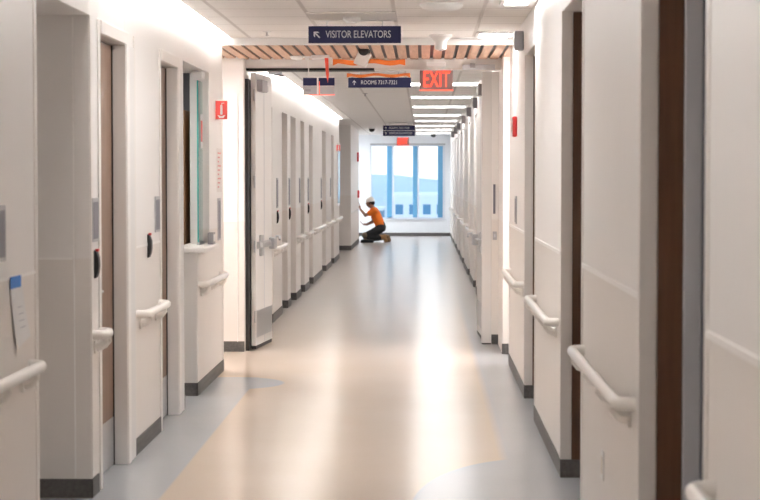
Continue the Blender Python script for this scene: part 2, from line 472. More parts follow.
MB().box(-0.008, 0.0, 0.006, 0.27, 0.02, 1.245).build('pane', GLASS2, g)
MB().box(-0.009, 0.0015, -0.002, 0.006, 0.02, 1.245).build('green_edge', GREENG, g)
MB().box(-0.015, 0.01, 0.0, 0.27, 0.0, 0.02).build('channel', STEEL, g)
n = thing('taped_notice', 'small white notice with red band taped to the glass screen', 'notice', (-1.695, 13.70, 1.95))
MB().box(0, 0.001, 0, 0.12, -0.13, 0.13).build('paper', PAPER, n)
MB().box(0.001, 0.0015, 0.01, 0.11, -0.08, 0.08).build('red_band', REDS, n)
t = thing('bracket_light', 'small white lamp fixed under the nook lintel above the glass screen', 'light', (-1.70, 13.66, 2.40))
MB().box(-0.05, 0.035, -0.10, 0.10, -0.055, -0.001).build('housing', PLW, t, bevel=0.01)
MB().box(-0.04, 0.028, -0.09, 0.09, -0.060, -0.055).build('diffuser', PLW, t)
cb_ = thing('cabinet', 'tall brown wooden cabinet in the dim room behind the nook', 'cabinet', (-2.2, 13.95, 0))
MB().box(-0.35, 0.35, 0, 0.5, 0.08, 2.12).build('body', OAK, cb_, bevel=0.004)
for s_ in (0, 1):
    dd = MB().box(-0.34+0.345*s_, -0.01+0.345*s_, -0.02, -0.001, 0.1, 2.10).build('door', OAK, cb_, bevel=0.003)
    MB().tube([(-0.03+0.06*s_, -0.045, 0.95), (-0.03+0.06*s_, -0.045, 1.1)], 0.006, 8).build('handle', STEEL, dd)
MB().box(-0.33, 0.33, 0.02, 0.48, 0, 0.08).build('plinth', BLACK, cb_)
sb = thing('sill_box', 'small grey device box on the ledge behind the glass screen', 'box', (-1.62, 13.80, 1.085))
MB().box(-0.03, 0.015, -0.05, 0.08, 0, 0.09).build('body', GREYB, sb, bevel=0.004)
MB().box(0.015, 0.0165, -0.04, 0.07, 0.02, 0.075).build('front_label', PAPER, sb)

# ------------------------------------------------------------------ handrails
def handrail(side, y0, y1, label, group, z=0.812):
    """side -1 left wall, +1 right wall; returns to the wall at both ends"""
    xw = XL if side < 0 else XR
    if y0 > 39.5 and side < 0: xw = -1.58
    o = thing('handrail', label, 'handrail', (xw, y0, z), group)
    n = y1 - y0; d = -side     # direction out of the wall
    off = 0.062; q = 0.05
    pts = [(0.001*d, 0.02, 0)]
    for a in range(0, 7):
        t = a/6*PI/2; pts.append((d*(off-q+q*math.sin(t)), 0.02+q*(1-math.cos(t)), 0))
    for a in range(0, 7):
        t = a/6*PI/2; pts.append((d*(off-q+q*math.cos(t)), n-0.02-q+q*math.sin(t), 0))
    pts.append((0.001*d, n-0.02, 0))
    MB().tube(pts, 0.021, 12, 1.15).build('rail', RAILM, o, smooth=True)
    k = max(2, int(round(n/0.45)))
    for i in range(k):
        yy = 0.16 + (n-0.32)*i/(k-1)
        b = MB()
        b.tube([(d*off*0.95, yy, -0.012), (d*off*0.92, yy, -0.035), (d*off*0.6, yy, -0.058), (d*0.012, yy, -0.062)], [0.016, 0.020, 0.022, 0.026], 8)
        b.box(0.001*d, 0.012*d, yy-0.028, yy+0.028, -0.095, -0.03)
        b.build('bracket', RAILM, o, smooth=True)
    return o
handrail(-1, 5.2, 7.50, 'white handrail on the left wall panel under the taped paper', 'handrails in the near corridor')
handrail(-1, 8.90, 9.13, 'short white handrail stub on the left, just before the nearest brown door', 'handrails in the near corridor')
handrail(-1, 10.27, 11.20, 'white handrail on the left panel between the two brown doors', 'handrails in the near corridor')
handrail(-1, 13.15, 14.55, 'white handrail on the left wall below the nook ledge', 'handrails in the near corridor')
handrail(1, 2.4, 4.55, 'white handrail on the right, nearest the lower right photo corner', 'handrails in the near corridor')
handrail(1, 6.22, 8.22, 'long white handrail on the right wall panel above the small wall outlet', 'handrails in the near corridor')
handrail(1, 9.75, 11.70, 'white handrail on the right panel between the two deep brown doorways', 'handrails in the near corridor')
handrail(1, 13.15, 15.1, 'white handrail on the right panel below the red fire strobe', 'handrails in the near corridor')
ORD = ['first', 'second', 'third', 'fourth', 'fifth', 'sixth', 'seventh', 'eighth', 'ninth', 'tenth']
fl = []; y = 17.9
for a, b in FO + [(35.4, 0)]:
    if a - y > 0.5: fl.append((y, a))
    y = b
fl.append((39.4, 44.0))
for i, (a, b) in enumerate(fl):
    handrail(-1, a+0.05, b-0.05, '%s white handrail on the left wall counting away from the propped door leaf' % ORD[i] if i < len(fl)-1 else 'white handrail on the wall stub beside the kneeling worker', 'handrails beyond the double doors')
for i in range(3, len(RO)-1):
    handrail(1, RO[i][1]+0.15, RO[i+1][0]-0.08, '%s white handrail on the right wall beyond the double doors' % ORD[i-3], 'handrails beyond the double doors')

# ------------------------------------------------------------------ double door leaves
def leaf(name, label, hinge, tip, H, rail_side):
    hx, hy = hinge; tx, ty = tip
    ln = math.hypot(tx-hx, ty-hy); ang = math.atan2(ty-hy, tx-hx)
    o = thing(name, label, 'door', (hx, hy, 0), rot=(0, 0, ang))
    s = rail_side
    MB().box(0, ln, -0.0225, 0.0225, 0.035, H).build('leaf_panel', FRAMEW, o, bevel=0.003)
    MB().box(0.004, ln-0.004, -0.02, 0.02, 0.004, 0.035).build('bottom_rail', BLACK, o)
    MB().box(0.02, ln-0.02, s*0.0225, s*0.0255, 0.11, 0.36).build('kick_plate', STEEL, o)
    h = MB(); h.box(ln*0.05, ln*0.85, s*0.0225, s*0.04, 0.935, 1.0); pb = h.build('panic_bar_rail', STEEL, o, bevel=0.004)
    MB().box(ln*0.12, ln*0.62, s*0.04, s*0.075, 0.945, 0.99).build('push_bar', STEEL, pb, bevel=0.006)
    MB().box(ln*0.18, ln*0.32, s*0.0225, s*0.050, 0.86, 1.06).build('rosette', STEEL, o, bevel=0.010)
    MB().box(ln*0.80, ln*0.95, s*0.0225, s*0.080, 0.91, 1.02).build('latch_case', STEEL, o, bevel=0.008)
    MB().box(ln*0.50, ln*0.515, s*0.0225, s*0.0245, 0.04, H-0.01).build('seam', GREYM, o)
    MB().tube([(ln*0.86, s*0.08, 1.03), (ln*0.86, s*0.12, 1.03), (ln*0.78, s*0.13, 1.0)], 0.012, 8).build('lever', STEEL, o, smooth=True)
    MB().box(ln*0.08, ln*0.40, s*0.0225, s*0.075, H-0.17, H-0.06).build('closer_body', GREYB, o, bevel=0.006)
    MB().box(ln*0.30, ln*0.62, s*0.0225, s*0.05, H-0.155, H-0.10).build('closer_arm', SILV, o, bevel=0.003)
    for z in (0.25, 0.9, 1.5, 2.3):
        MB().tube([(-0.006, s*0.012, z), (-0.006, s*0.012, z+0.11)], 0.009, 8).build('hinge', STEEL, o, smooth=True)
    for z in (0.45, 1.30, 1.75, 2.1):
        MB().lathe([(0.007, 0), (0.007, 0.003)], (ln*0.1, s*0.0225, z), 10, 'y').build('screw', GREYM, o)
    return o
lf = leaf('corridor_door', 'white corridor door leaf propped open on the left, panic bar at its middle', (-1.568, 16.62), (-1.485, 17.40), 2.56, -1)
rf = leaf('corridor_door', 'white corridor door leaf folded back on the right with panic hardware', (0.610, 17.36), (0.575, 18.40), 2.56, 1)

# ------------------------------------------------------------------ hanging signs
def arrow(parent, cx, cz, s, ang, m, y=-0.011):
    b = MB()
    pts = [(-0.08, -0.5), (0.08, -0.5), (0.08, 0.18), (0.36, -0.10), (0.36, 0.14), (0.0, 0.5), (-0.36, 0.14), (-0.36, -0.10), (-0.08, 0.18)]
    ca, sa = math.cos(ang), math.sin(ang)
    b.prism([(cx+s*(p[0]*ca-p[1]*sa), cz+s*(p[0]*sa+p[1]*ca)) for p in pts], 'y', y-0.001, y)
    return b.build('arrow', m, parent)
def hang_sign(x0, x1, z0, z1, y, rows, label, tsize, arr, sx=1.0, zt=ZC, tx=0.115):
    w = x1-x0; h = z1-z0
    o = thing('hanging_sign', label, 'sign', (x0, y, z0), 'navy hanging signs')
    MB().box(0, w, -0.01, 0.01, 0, h).build('panel', NAVY, o, bevel=0.002)
    MB().box(w*0.1, w*0.9, -0.02, 0.02, zt-z0-0.016, zt-z0-0.001).build('ceiling_bracket', PLW, o, bevel=0.003)
    for f in (0.2, 0.8):
        MB().tube([(w*f, 0, h-0.002), (w*f, 0, zt-z0-0.012)], 0.003, 6).build('hanger', STEEL, o)
    for i, r in enumerate(rows):
        zc = h*(1-(i+0.5)/len(rows))
        text_mesh('lettering', r, tsize, SIGNW, o, (tx+0.01, -0.0105, zc), FACE, sx=sx)
        arrow(o, tx*0.52, zc, tsize*0.85, arr, SIGNW, -0.0105)
    if len(rows) > 1:
        MB().box(0, w, -0.0115, -0.0105, h/2-0.005, h/2+0.005).build('divider', SIGNW, o)
    return o
hang_sign(-0.83, -0.16, 2.568, 2.690, 13.07, ['VISITOR ELEVATORS'], 'navy hanging sign reading VISITOR ELEVATORS with a diagonal white arrow', 0.074, PI/4, 0.70)
hang_sign(-0.805, -0.13, 2.560, 2.667, 19.4, ['ROOMS 7317-7321'], 'navy hanging sign reading ROOMS 7317-7321 under an orange strip', 0.060, 0, 0.82, tx=0.125)
hang_sign(-0.835, -0.168, 2.455, 2.676, 37.6, ['ROOMS 7322-7328', 'VISITOR ELEVATORS'], 'distant navy hanging sign with two rows of small white lettering', 0.062, 0, 0.85)

# bracket plate over the first sign
t = thing('ceiling_plate', 'beige rectangular plate on the ceiling above the VISITOR ELEVATORS sign', 'ceiling plate', (-0.50, 12.75, ZC))
MB().box(-0.31, 0.31, -0.28, 0.28, -0.012, -0.001).build('plate', GUARD, t, bevel=0.003)
t = thing('smoke_detector', 'round white smoke detector on the plate above the elevator sign', 'smoke detector', (-0.505, 12.78, ZC-0.012))
MB().lathe([(0.062, 0), (0.062, -0.012), (0.055, -0.022), (0.04, -0.03), (0.038, -0.045), (0.02, -0.048)]).build('body', PLW, t, smooth=True)

# ------------------------------------------------------------------ exit signs
def exit_sign(x0, y, z0, w, h, zt, label, reverse=False):
    o = thing('exit_sign', label, 'exit sign', (x0, y, z0), 'exit signs')
    MB().box(w*0.2, w*0.78, -0.03, 0.03, zt-z0-0.045, zt-z0-0.002).build('canopy', PLW, o, bevel=0.005)
    MB().box(w*0.45, w*0.55, -0.012, 0.012, h, zt-z0-0.04).build('stem', PLW, o)
    MB().box(0, w, -0.006, 0.006, 0, h).build('panel', PANEL, o, bevel=0.001)
    MB().box(-0.004, w+0.004, -0.008, 0.008, -0.006, 0.004).build('lit_edge', EXITL, o)
    tt = text_mesh('lettering', 'EXIT', h*1.15, EXITL, o, (w*0.5, -0.0075, h*0.52), FACE, 'CENTER', 0.001, 0.58)
    md = tt.modifiers.new('s', 'SOLIDIFY'); md.thickness = 0.002
    return o
PANEL = mat('mirrored_acrylic', (0.20, 0.13, 0.12), 0.4, 0.0)
exit_sign(-0.03, 16.42, 2.388, 0.30, 0.18, 2.645, 'red lit EXIT sign hanging at the double doors, right of the corridor centre')
exit_sign(-0.665, 45.6, 2.405, 0.31, 0.19, ZC, 'small distant red EXIT sign above the end window')
for n_, x_ in (('x', 0),):
    # dark side housing of the near exit sign
    pass
# lit sign seen beside the strap
o = thing('edge_lit_sign', 'clear exit sign panel with navy reflection painted on its upper half and red edges, left of the doorway', 'sign', (-1.085, 16.30, 2.345))
MB().box(0, 0.285, -0.005, 0.005, 0.0, 0.075).build('lower_panel', SILV, o)
MB().box(0, 0.285, -0.005, 0.005, 0.08, 0.15).build('navy_reflection', NAVY, o)  # reflection in the clear panel painted as a solid navy half
MB().box(-0.003, 0.288, -0.007, 0.007, -0.006, 0.0).build('lit_edge', EXITL, o)
MB().box(0.125, 0.140, -0.008, -0.005, 0.0, 0.15).build('divider', PLW, o)
MB().box(0.145, 0.150, -0.008, -0.005, 0.0, 0.12).build('red_line', EXITL, o)
MB().box(0.02, 0.07, -0.0065, -0.005, 0.028, 0.05).build('printed_label', GREYB, o)
MB().box(0.0, 0.285, -0.012, 0.012, 0.15, 0.158).build('top_channel', GUARD, o)
for xx in (0.05, 0.23):
    MB().tube([(xx, 0, 0.158), (xx, 0, 0.333)], 0.004, 6).build('hanger', PLW, o)
o = thing('emergency_light', 'white twin-arm fixture on the slatted ceiling with red strap below', 'emergency light', (-0.93, 16.0, 2.68))
b = MB(); b.box(-0.06, 0.10, -0.05, 0.05, -0.035, -0.001); b.build('base', PLW, o, bevel=0.008)
MB().lathe([(0.06, 0), (0.06, -0.015), (0.045, -0.03), (0.02, -0.034)], (-0.19, -0.02, -0.01)).build('lamp_disc', PLW, o, smooth=True)
MB().tube([(-0.17, 0, -0.015), (-0.05, 0, -0.02)], 0.012, 8).build('arm', PLW, o, smooth=True)
MB().box(0.085, 0.125, -0.03, 0.03, -0.085, -0.02).build('head', PLW, o, bevel=0.008)
st = MB(); st.prism([(0.060, -0.03), (0.092, -0.03), (0.098, -0.18), (0.088, -0.25), (0.072, -0.18)], 'y', -0.062, -0.058)
st.build('red_strap', mat('red_strap_lit', (0.85, 0.10, 0.06), 0.4), o)

# orange strips
def strip(x0, x1, zc, hh, y, label, seed):
    random.seed(seed); n = 14; up = []; lo = []
    for i in range(n+1):
        x = x0+(x1-x0)*i/n; wv = 0.008*math.sin(i*0.9+seed)
        up.append((x, zc+hh/2+wv)); lo.append((x, zc-hh/2+wv*1.4-(0.02 if i in (0, n) else 0)))
    return tag(MB().prism(up+lo[::-1], 'y', y-0.006, y).build('orange_strip', ORANGE, bevel=0.001), label, 'strip')
strip(-0.83, -0.165, 2.655, 0.042, 16.590, 'wavy orange plastic strip stuck across the beam over the doorway', 1)
strip(-0.82, -0.14, 2.692, 0.030, 19.386, 'orange plastic strip along the top edge of the ROOMS sign', 2)

# security camera on the slatted ceiling
o = thing('security_camera', 'white box camera with black dome on the slatted ceiling', 'security camera', (-0.50, 15.35, 2.68))
MB().lathe([(0.05, -0.001), (0.05, -0.02), (0.04, -0.035), (0.02, -0.04)], (0.0, 0.02, 0)).build('mount', BLACK, o, smooth=True)
c_ = MB().box(-0.055, 0.055, -0.06, 0.05, -0.125, 0.0).build('housing', PLW, o, bevel=0.01)
c_.location = (0.01, -0.02, -0.02); c_.rotation_euler = (0.1, 0.42, 0)
l_ = MB().lathe([(0.045, 0), (0.045, -0.03), (0.02, -0.04)], (-0.003, -0.075, -0.01), axis='y').build('lens', BLACK, o, smooth=True)

# domes, speakers and sprinklers
o = thing('dome_speaker', 'large round white disc on the ceiling at the top of the corridor', 'ceiling fixture', (0.12, 11.9, ZC))
MB().lathe([(0.14, -0.001), (0.143, -0.012), (0.13, -0.03), (0.09, -0.045), (0.03, -0.052)], n=32).build('body', GREYB if False else PLW, o, smooth=True)
o = thing('cone_speaker', 'white cone-shaped unit on the ceiling before the wood slats', 'ceiling fixture', (0.14, 14.5, ZC))
MB().lathe([(0.095, -0.001), (0.094, -0.012), (0.075, -0.03), (0.055, -0.045), (0.048, -0.06), (0.046, -0.115), (0.03, -0.125)]).build('body', PLW, o, smooth=True)
MB().lathe([(0.012, -0.118), (0.010, -0.13)]).build('led', GREYB, o, smooth=True)
def sprinkler(x, y, z, label, m=PLW):
    o = thing('sprinkler', label, 'sprinkler', (x, y, z), 'ceiling sprinklers')
    MB().lathe([(0.035, -0.001), (0.033, -0.006), (0.012, -0.009)]).build('escutcheon', m, o, smooth=True)
    MB().lathe([(0.010, -0.006), (0.008, -0.03), (0.018, -0.034), (0.018, -0.038)], n=12).build('head', m, o, smooth=True)
sprinkler(-1.22, 14.1, ZC, 'small white sprinkler on the ceiling near the left wall')
DARKD = mat('dark_dome', (0.03, 0.03, 0.035), 0.2)
sprinkler(-0.79, 24.6, ZC, 'dark sprinkler head on the ceiling below the ROOMS sign', GREYB)
def dome(x, y, label):
    o = thing('dome_camera', label, 'dome camera', (x, y, ZC), 'dark dome cameras')
    MB().lathe([(0.09, -0.001), (0.09, -0.025), (0.075, -0.03)]).build('base', PLW, o, smooth=True)
    MB().lathe([(0.07, -0.03), (0.068, -0.06), (0.05, -0.09), (0.02, -0.105)]).build('dome', DARKD, o, smooth=True)
dome(-1.18, 41.5, 'dark dome camera on the far ceiling left of the two-row sign')
dome(0.27, 47.0, 'dark dome camera on the far ceiling near the end window right side')
o = thing('wall_closer', 'small grey box with wires on the right of the door header', 'door hardware', (0.38, 16.6, 2.60))
MB().box(-0.02, 0.28, -0.03, -0.001, -0.018, 0.03).build('rail', GREYM, o, bevel=0.003)
MB().box(0.05, 0.10, -0.05, -0.03, 0.0, 0.04).build('box', GREYB, o, bevel=0.003)
o = thing('wall_closer', 'small dark bracket on the left underside of the door header', 'door hardware', (-1.38, 16.7, 2.575))
MB().box(-0.05, 0.07, -0.03, 0.03, -0.025, -0.001).build('bracket', GREYM, o, bevel=0.004)
MB().tube([(0.0, 0, -0.025), (0.09, -0.02, -0.04)], 0.008, 8).build('arm', BLACK, o)

# ------------------------------------------------------------------ ceiling lights
def troffer(x0, x1, y, d, label, group, m=LIT):
    o = thing('ceiling_light', label, 'ceiling light', ((x0+x1)/2, y, ZC), group)
    w = (x1-x0)/2; h = d/2; f = MB()
    f.box(-w, w, -h, -h+0.03, -0.014, -0.001); f.box(-w, w, h-0.03, h, -0.014, -0.001)
    f.box(-w, -w+0.03, -h+0.03, h-0.03, -0.014, -0.001); f.box(w-0.03, w, -h+0.03, h-0.03, -0.014, -0.001)
    f.build('frame', PLW, o)
    MB().box(-w+0.031, w-0.031, -h+0.031, h-0.031, -0.010, -0.003).build('diffuser', m, o)
LN = mat('lit_diffuser_near', (0.9, 0.9, 0.9), 0.6, emis=(0.99, 0.97, 0.955), estr=30.0)
troffer(0.50, 0.71, 11.72, 0.40, 'lit ceiling panel at the top right edge of the photo', 'near ceiling lights', LN)
troffer(0.42, 0.71, 14.45, 0.50, 'lit ceiling panel beside the right wall just before the wood slats', 'near ceiling lights', LN)
WR = mat('added_wraparound_lens', (0.9, 0.9, 0.9), 0.6, emis=(0.98, 0.97, 0.96), estr=6.5)
WR2 = mat('added_dim_wraparound_lens', (0.9, 0.9, 0.9), 0.6, emis=(0.98, 0.97, 0.96), estr=2.2)
for i, yy in enumerate((9.75, 4.6, 0.6)):  # lamps added out of view to lift the ceiling and near walls
    o = thing('added_wraparound_light', '%s added wraparound light out of view overhead, counting toward the viewer' % ORD[i], 'ceiling light', (-0.5, yy, ZC), 'added overhead lights')
    MB().box(-0.30, 0.30, -0.6, 0.6, -0.02, -0.001).build('base', PLW, o)
    MB().box(-0.27, 0.27, -0.58, 0.58, -0.10, -0.02).build('lens', WR if i == 0 else WR2, o)
for i, xx in enumerate((-2.7, 1.45)):  # lamps added in the hidden arms to brighten the crossing
    o = thing('added_square_light', ['added unseen ceiling light in the left arm of the crossing', 'added unseen ceiling light in the right arm of the crossing'][i], 'ceiling light', (xx, 15.7, 2.68))
    MB().box(-0.30, 0.30, -0.30, 0.30, -0.02, -0.001).build('frame', PLW, o)
    MB().box(-0.27, 0.27, -0.27, 0.27, -0.026, -0.02).build('lens', LN, o)
o = thing('added_square_light', 'added unseen ceiling light in the side passage by the end window', 'ceiling light', (-2.3, 46.8, ZC))  # cool lamp added out of view to brighten the end wall
MB().box(-0.30, 0.30, -0.30, 0.30, -0.02, -0.001).build('frame', PLW, o)
MB().box(-0.27, 0.27, -0.27, 0.27, -0.026, -0.02).build('lens', mat('added_cool_lens', (0.9, 0.9, 0.9), 0.6, emis=(0.85, 0.93, 1.0), estr=60.0), o)
for i, yy in enumerate((18.6, 22.0, 25.6, 29.1, 33.0, 36.4, 39.8, 43.2, 46.5)):
    troffer(-0.19, 0.70, yy, 0.70, '%s lit cross panel in the ceiling beyond the double doors' % ORD[i], 'far ceiling lights')
for i, yy in enumerate((13.3, 24.4, 27.8, 31.4, 35.7, 39.0, 42.5, 19.8)):
    xx = XR if yy != 19.8 else 0.72
    o = thing('nurse_call_light', ['grey box light high on the right wall beside the wood slats'][0] if i == 0 else ('%s grey box light high on the far right wall' % ORD[i-1]), 'call light', (xx, yy, 2.60), 'corridor call lights')
    MB().box(-0.065, -0.001, -0.05, 0.05, -0.07, 0.07).build('body', GREYB, o, bevel=0.006)
    MB().box(-0.072, -0.065, -0.04, 0.04, -0.055, 0.055).build('lens', SILV, o, bevel=0.003)

# ------------------------------------------------------------------ wall plates, readers, alarms
def plate(side, y, z, label, ln=0.15, h=0.22, x=None, group='room name plates'):
    xw = x if x is not None else (XL if side < 0 else XR); d = -side
    o = thing('name_plate', label, 'name plate', (xw, y, z), group)
    MB().box(0.001*d, 0.008*d, -ln/2, ln/2, -h/2, h/2).build('frame', SILV, o, bevel=0.002)
    MB().box(0.008*d, 0.0095*d, -ln/2+0.02, ln/2-0.02, -h/2+0.015, h/2-0.02).build('insert', PLATE, o)
    return o
def reader(y, z, label, group='black door readers'):
    o = thing('door_reader', label, 'door reader', (XL, y, z), group)
    pr = [(0.001, -0.075), (0.012, -0.07), (0.022, -0.045), (0.026, -0.01), (0.024, 0.03), (0.014, 0.062), (0.001, 0.07)]
    b = MB(); b.prism([(p[0], p[1]) for p in pr], 'y', -0.028, 0.028); b.build('body', BLACK, o, bevel=0.004)
    MB().box(0.008, 0.022, -0.02, 0.02, 0.062, 0.074).build('red_lamp', RED, o)
plate(-1, 9.0, 1.385, 'grey name plate on the left, before the nearest brown door', 0.17)
plate(-1, 11.12, 1.37, 'grey name plate on the left panel before the second brown door', 0.19)
plate(-1, 14.50, 1.26, 'tall thin grey plate on the left wall below the pink text poster', 0.18, 0.34)
plate(-1, 6.92, 1.38, 'dark grey plate at the left photo edge above the taped paper', 0.26)
plate(1, 14.25, 1.34, 'grey name plate on the right wall below the red fire strobe', 0.22)
reader(9.0, 1.165, 'black reader with red lamp below the nearest name plate, far left')
reader(10.75, 1.19, 'black reader with red lamp above the handrail between the brown doors')
for i, (y1, y2, rd) in enumerate(((20.3, 20.3, 1), (22.15, 22.15, 1), (24.0, 0, 0), (25.8, 25.75, 1), (29.1, 29.05, 1), (32.0, 0, 0))):
    plate(-1, y1, 1.42, '%s small grey plate on the left wall beyond the double doors' % ORD[i], 0.2, 0.34, group='far name plates')
    if rd: reader(y2-0.02, 1.15, '%s black reader on the left wall beyond the double doors' % ['first', 'second', '', 'third', 'fourth'][i], 'far black readers')
o = thing('name_plate', 'thin dark plate on the right door jamb by the folded leaf', 'name plate', (0.68, 17.2, 1.39), 'room name plates')
MB().box(-0.011, 0.011, -0.008, -0.001, -0.14, 0.14).build('insert', PLATE, o)
o = thing('strike_plate', 'small grey square plate low on the right door jamb', 'strike plate', (0.685, 17.2, 1.04))
MB().box(-0.02, 0.02, -0.006, -0.001, -0.04, 0.04).build('plate', SILV, o, bevel=0.002)
MB().box(-0.008, 0.008, -0.008, -0.006, -0.015, 0.015).build('slot', GREYM, o)

o = thing('fire_strobe', 'red fire strobe high on the right wall', 'fire alarm', (XR, 14.2, 1.995))
MB().box(-0.035, -0.001, -0.06, 0.06, -0.08, 0.08).build('body', RED, o, bevel=0.01)
MB().box(-0.05, -0.035, -0.03, 0.03, -0.045, 0.045).build('strobe_lens', PLW, o, bevel=0.008)
MB().box(-0.037, -0.035, 0.035, 0.05, -0.05, 0.05).build('lettering', PLW, o)
o = thing('fire_strobe', 'small red fire strobe on the stub wall above the kneeling worker', 'fire alarm', (-1.58, 43.2, 2.08))
MB().box(0.001, 0.04, -0.15, 0.15, -0.11, 0.11).build('body', RED, o, bevel=0.01)
MB().box(0.04, 0.055, -0.05, 0.05, -0.06, 0.06).build('strobe_lens', PLW, o, bevel=0.008)
o = thing('fire_pull_station', 'small red pull station on the stub wall beside the worker', 'fire alarm', (-1.58, 43.4, 1.19))
MB().box(0.001, 0.05, -0.12, 0.12, -0.09, 0.09).build('body', RED, o, bevel=0.01)
MB().box(0.05, 0.062, -0.06, 0.06, -0.03, 0.0).build('pull_bar', PLW, o, bevel=0.004)

def ext_sign(x, y, z, s, label):
    o = thing('extinguisher_sign', label, 'sign', (x, y, z), 'fire extinguisher signs')
    MB().box(0, s, -0.002, 0.002, -s*0.75, s*0.75).build('panel', REDS, o, bevel=0.001)
    b = MB(); cx = s*0.5
    b.prism([(cx-s*.09, -s*.35), (cx+s*.09, -s*.35), (cx+s*.09, s*.32), (cx+s*.04, s*.42), (cx-s*.04, s*.42), (cx-s*.09, s*.32)], 'y', -0.0035, -0.002)
    b.prism([(cx+s*.04, s*.44), (cx+s*.22, s*.50), (cx+s*.22, s*.55), (cx-s*.05, s*.52)], 'y', -0.0035, -0.002)
    b.build('extinguisher_symbol', PLW, o)
    MB().prism([(cx-s*.30, -s*.38), (cx-s*.14, -s*.42), (cx, -s*.46), (cx+s*.14, -s*.42), (cx+s*.30, -s*.38), (cx+s*.15, -s*.60), (cx-s*.15, -s*.60)], 'y', -0.0035, -0.002).build('down_arrow', PLW, o)
    bd = MB(); q = 0.006
    bd.box(0, s, -0.003, -0.002, s*.75-q, s*.75); bd.box(0, s, -0.003, -0.002, -s*.75, -s*.75+q); bd.box(0, q, -0.003, -0.002, -s*.75, s*.75); bd.box(s-q, s, -0.003, -0.002, -s*.75, s*.75)
    bd.build('border', PLW, o)
    MB().box(-0.0, 0.012, 0.002, 0.02, -s*.6, s*.6).build('flange', PLW, o)
ext_sign(-1.649, 14.25, 2.13, 0.105, 'red extinguisher sign projecting from the left wall beside the nook')
ext_sign(-1.649, 34.2, 2.15, 0.085, 'small distant red extinguisher sign projecting from the far left wall')

# posters on the wall by the nook
o = thing('text_poster', 'narrow white sheet with pink text on the left wall under the extinguisher sign', 'poster', (XL, 14.55, 1.655))
MB().box(0.001, 0.003, -0.17, 0.17, -0.175, 0.175).build('sheet', mat('sheet_offwhite', (0.78, 0.74, 0.72), 0.7), o)
tb = MB()
for i in range(9):
    a_ = -0.13; b_ = 0.10 - 0.07*(i % 3)
    tb.box(0.003, 0.004, a_, b_, 0.13-0.034*i, 0.143-0.034*i)
tb.build('text_lines', PINK, o)

# taped paper on nearest left panel
o = thing('taped_paper', 'white paper held by blue tape on the nearest left wall panel', 'paper', (XL, 7.26, 1.16))
p = MB(); n = 8; rows_ = []
for i in range(n+1):
    t_ = i/n; z_ = -0.235*t_; out = 0.003+0.014*t_*t_
    rows_.append([p.bm.verts.new((out, -0.12+0.06*t_, z_-0.02*t_)), p.bm.verts.new((out, -0.01+0.075*t_, z_)), p.bm.verts.new((out, 0.09+0.09*t_, z_+0.012*t_))])
for i in range(n):
    for k in range(2): p.bm.faces.new((rows_[i][k], rows_[i][k+1], rows_[i+1][k+1], rows_[i+1][k]))
pp = p.build('sheet', PAPER, o); sd = pp.modifiers.new('t', 'SOLIDIFY'); sd.thickness = 0.0006
MB().box(0.004, 0.0055, -0.13, 0.06, -0.008, 0.04).build('blue_tape', BLUET, o)
tb = MB()
for i in range(4): tb.box(0.0085+0.0018*i, 0.0092+0.0018*i, -0.02+0.01*i, 0.07+0.01*i, -0.09-0.028*i, -0.087-0.028*i)
tb.build('handwriting', INK, o)

# outlet on the right panel
o = thing('wall_outlet', 'white vertical outlet cover low on the right wall panel below the handrail', 'outlet', (XR, 7.33, 0.425))
MB().box(-0.006, -0.001, -0.04, 0.04, -0.06, 0.06).build('cover', PLW, o, bevel=0.002)
MB().box(-0.0075, -0.006, -0.018, 0.018, -0.035, 0.035).build('socket', mat('ivory_socket', (0.7, 0.62, 0.5), 0.4), o)

# glazed side panel at the left wall's far recess
wd = sempty('window_2', (XL, 34.9, 1.1))
MB().box(0.001, 0.02, -0.35, 0.35, -0.05, 1.15).build('window_frame', FRAMEW, wd, bevel=0.003)
MB().box(0.02, 0.024, -0.30, 0.30, 0.0, 1.10).build('glass', mat('blue_glazing', (0.45, 0.62, 0.78), 0.08), wd)

# ------------------------------------------------------------------ end window
wi = sempty('window_1', ((WX0+WX1)/2, ye0, WZ0))
hw = (WX1-WX0)/2; hh = WZ1-WZ0
f = MB(); q = 0.035
f.box(-hw, hw, 0.02, 0.14, 0, q); f.box(-hw, hw, 0.02, 0.14, hh-q, hh); f.box(-hw, -hw+q, 0.02, 0.14, q, hh-q); f.box(hw-q, hw, 0.02, 0.14, q, hh-q)
f.build('window_frame', MULW, wi, bevel=0.004)
cx = (WX0+WX1)/2
for a, b in ((-0.975, -0.84), (-0.275, -0.155), (0.40, 0.535)):
    mm = MB().box(a-cx, b-cx, -0.02, 0.16, q, hh-q).build('mullion', MULL, wi, bevel=0.003)
    MB().box(b-cx, b-cx+0.05, -0.01, 0.14, q, hh-q).build('mullion_cover', MULW, mm)
MB().box(-hw+q, hw-q, 0.085, 0.093, q, hh-q).build('glass', GLASS, wi)
MB().box(-hw-0.03, hw+0.03, -0.05, 0.02, -0.035, -0.001).build('window_sill', MULW, wi, bevel=0.006)
MB().box(-hw, hw, -0.02, -0.001, hh, hh+0.035).build('blind_box', SILV, wi, bevel=0.004)

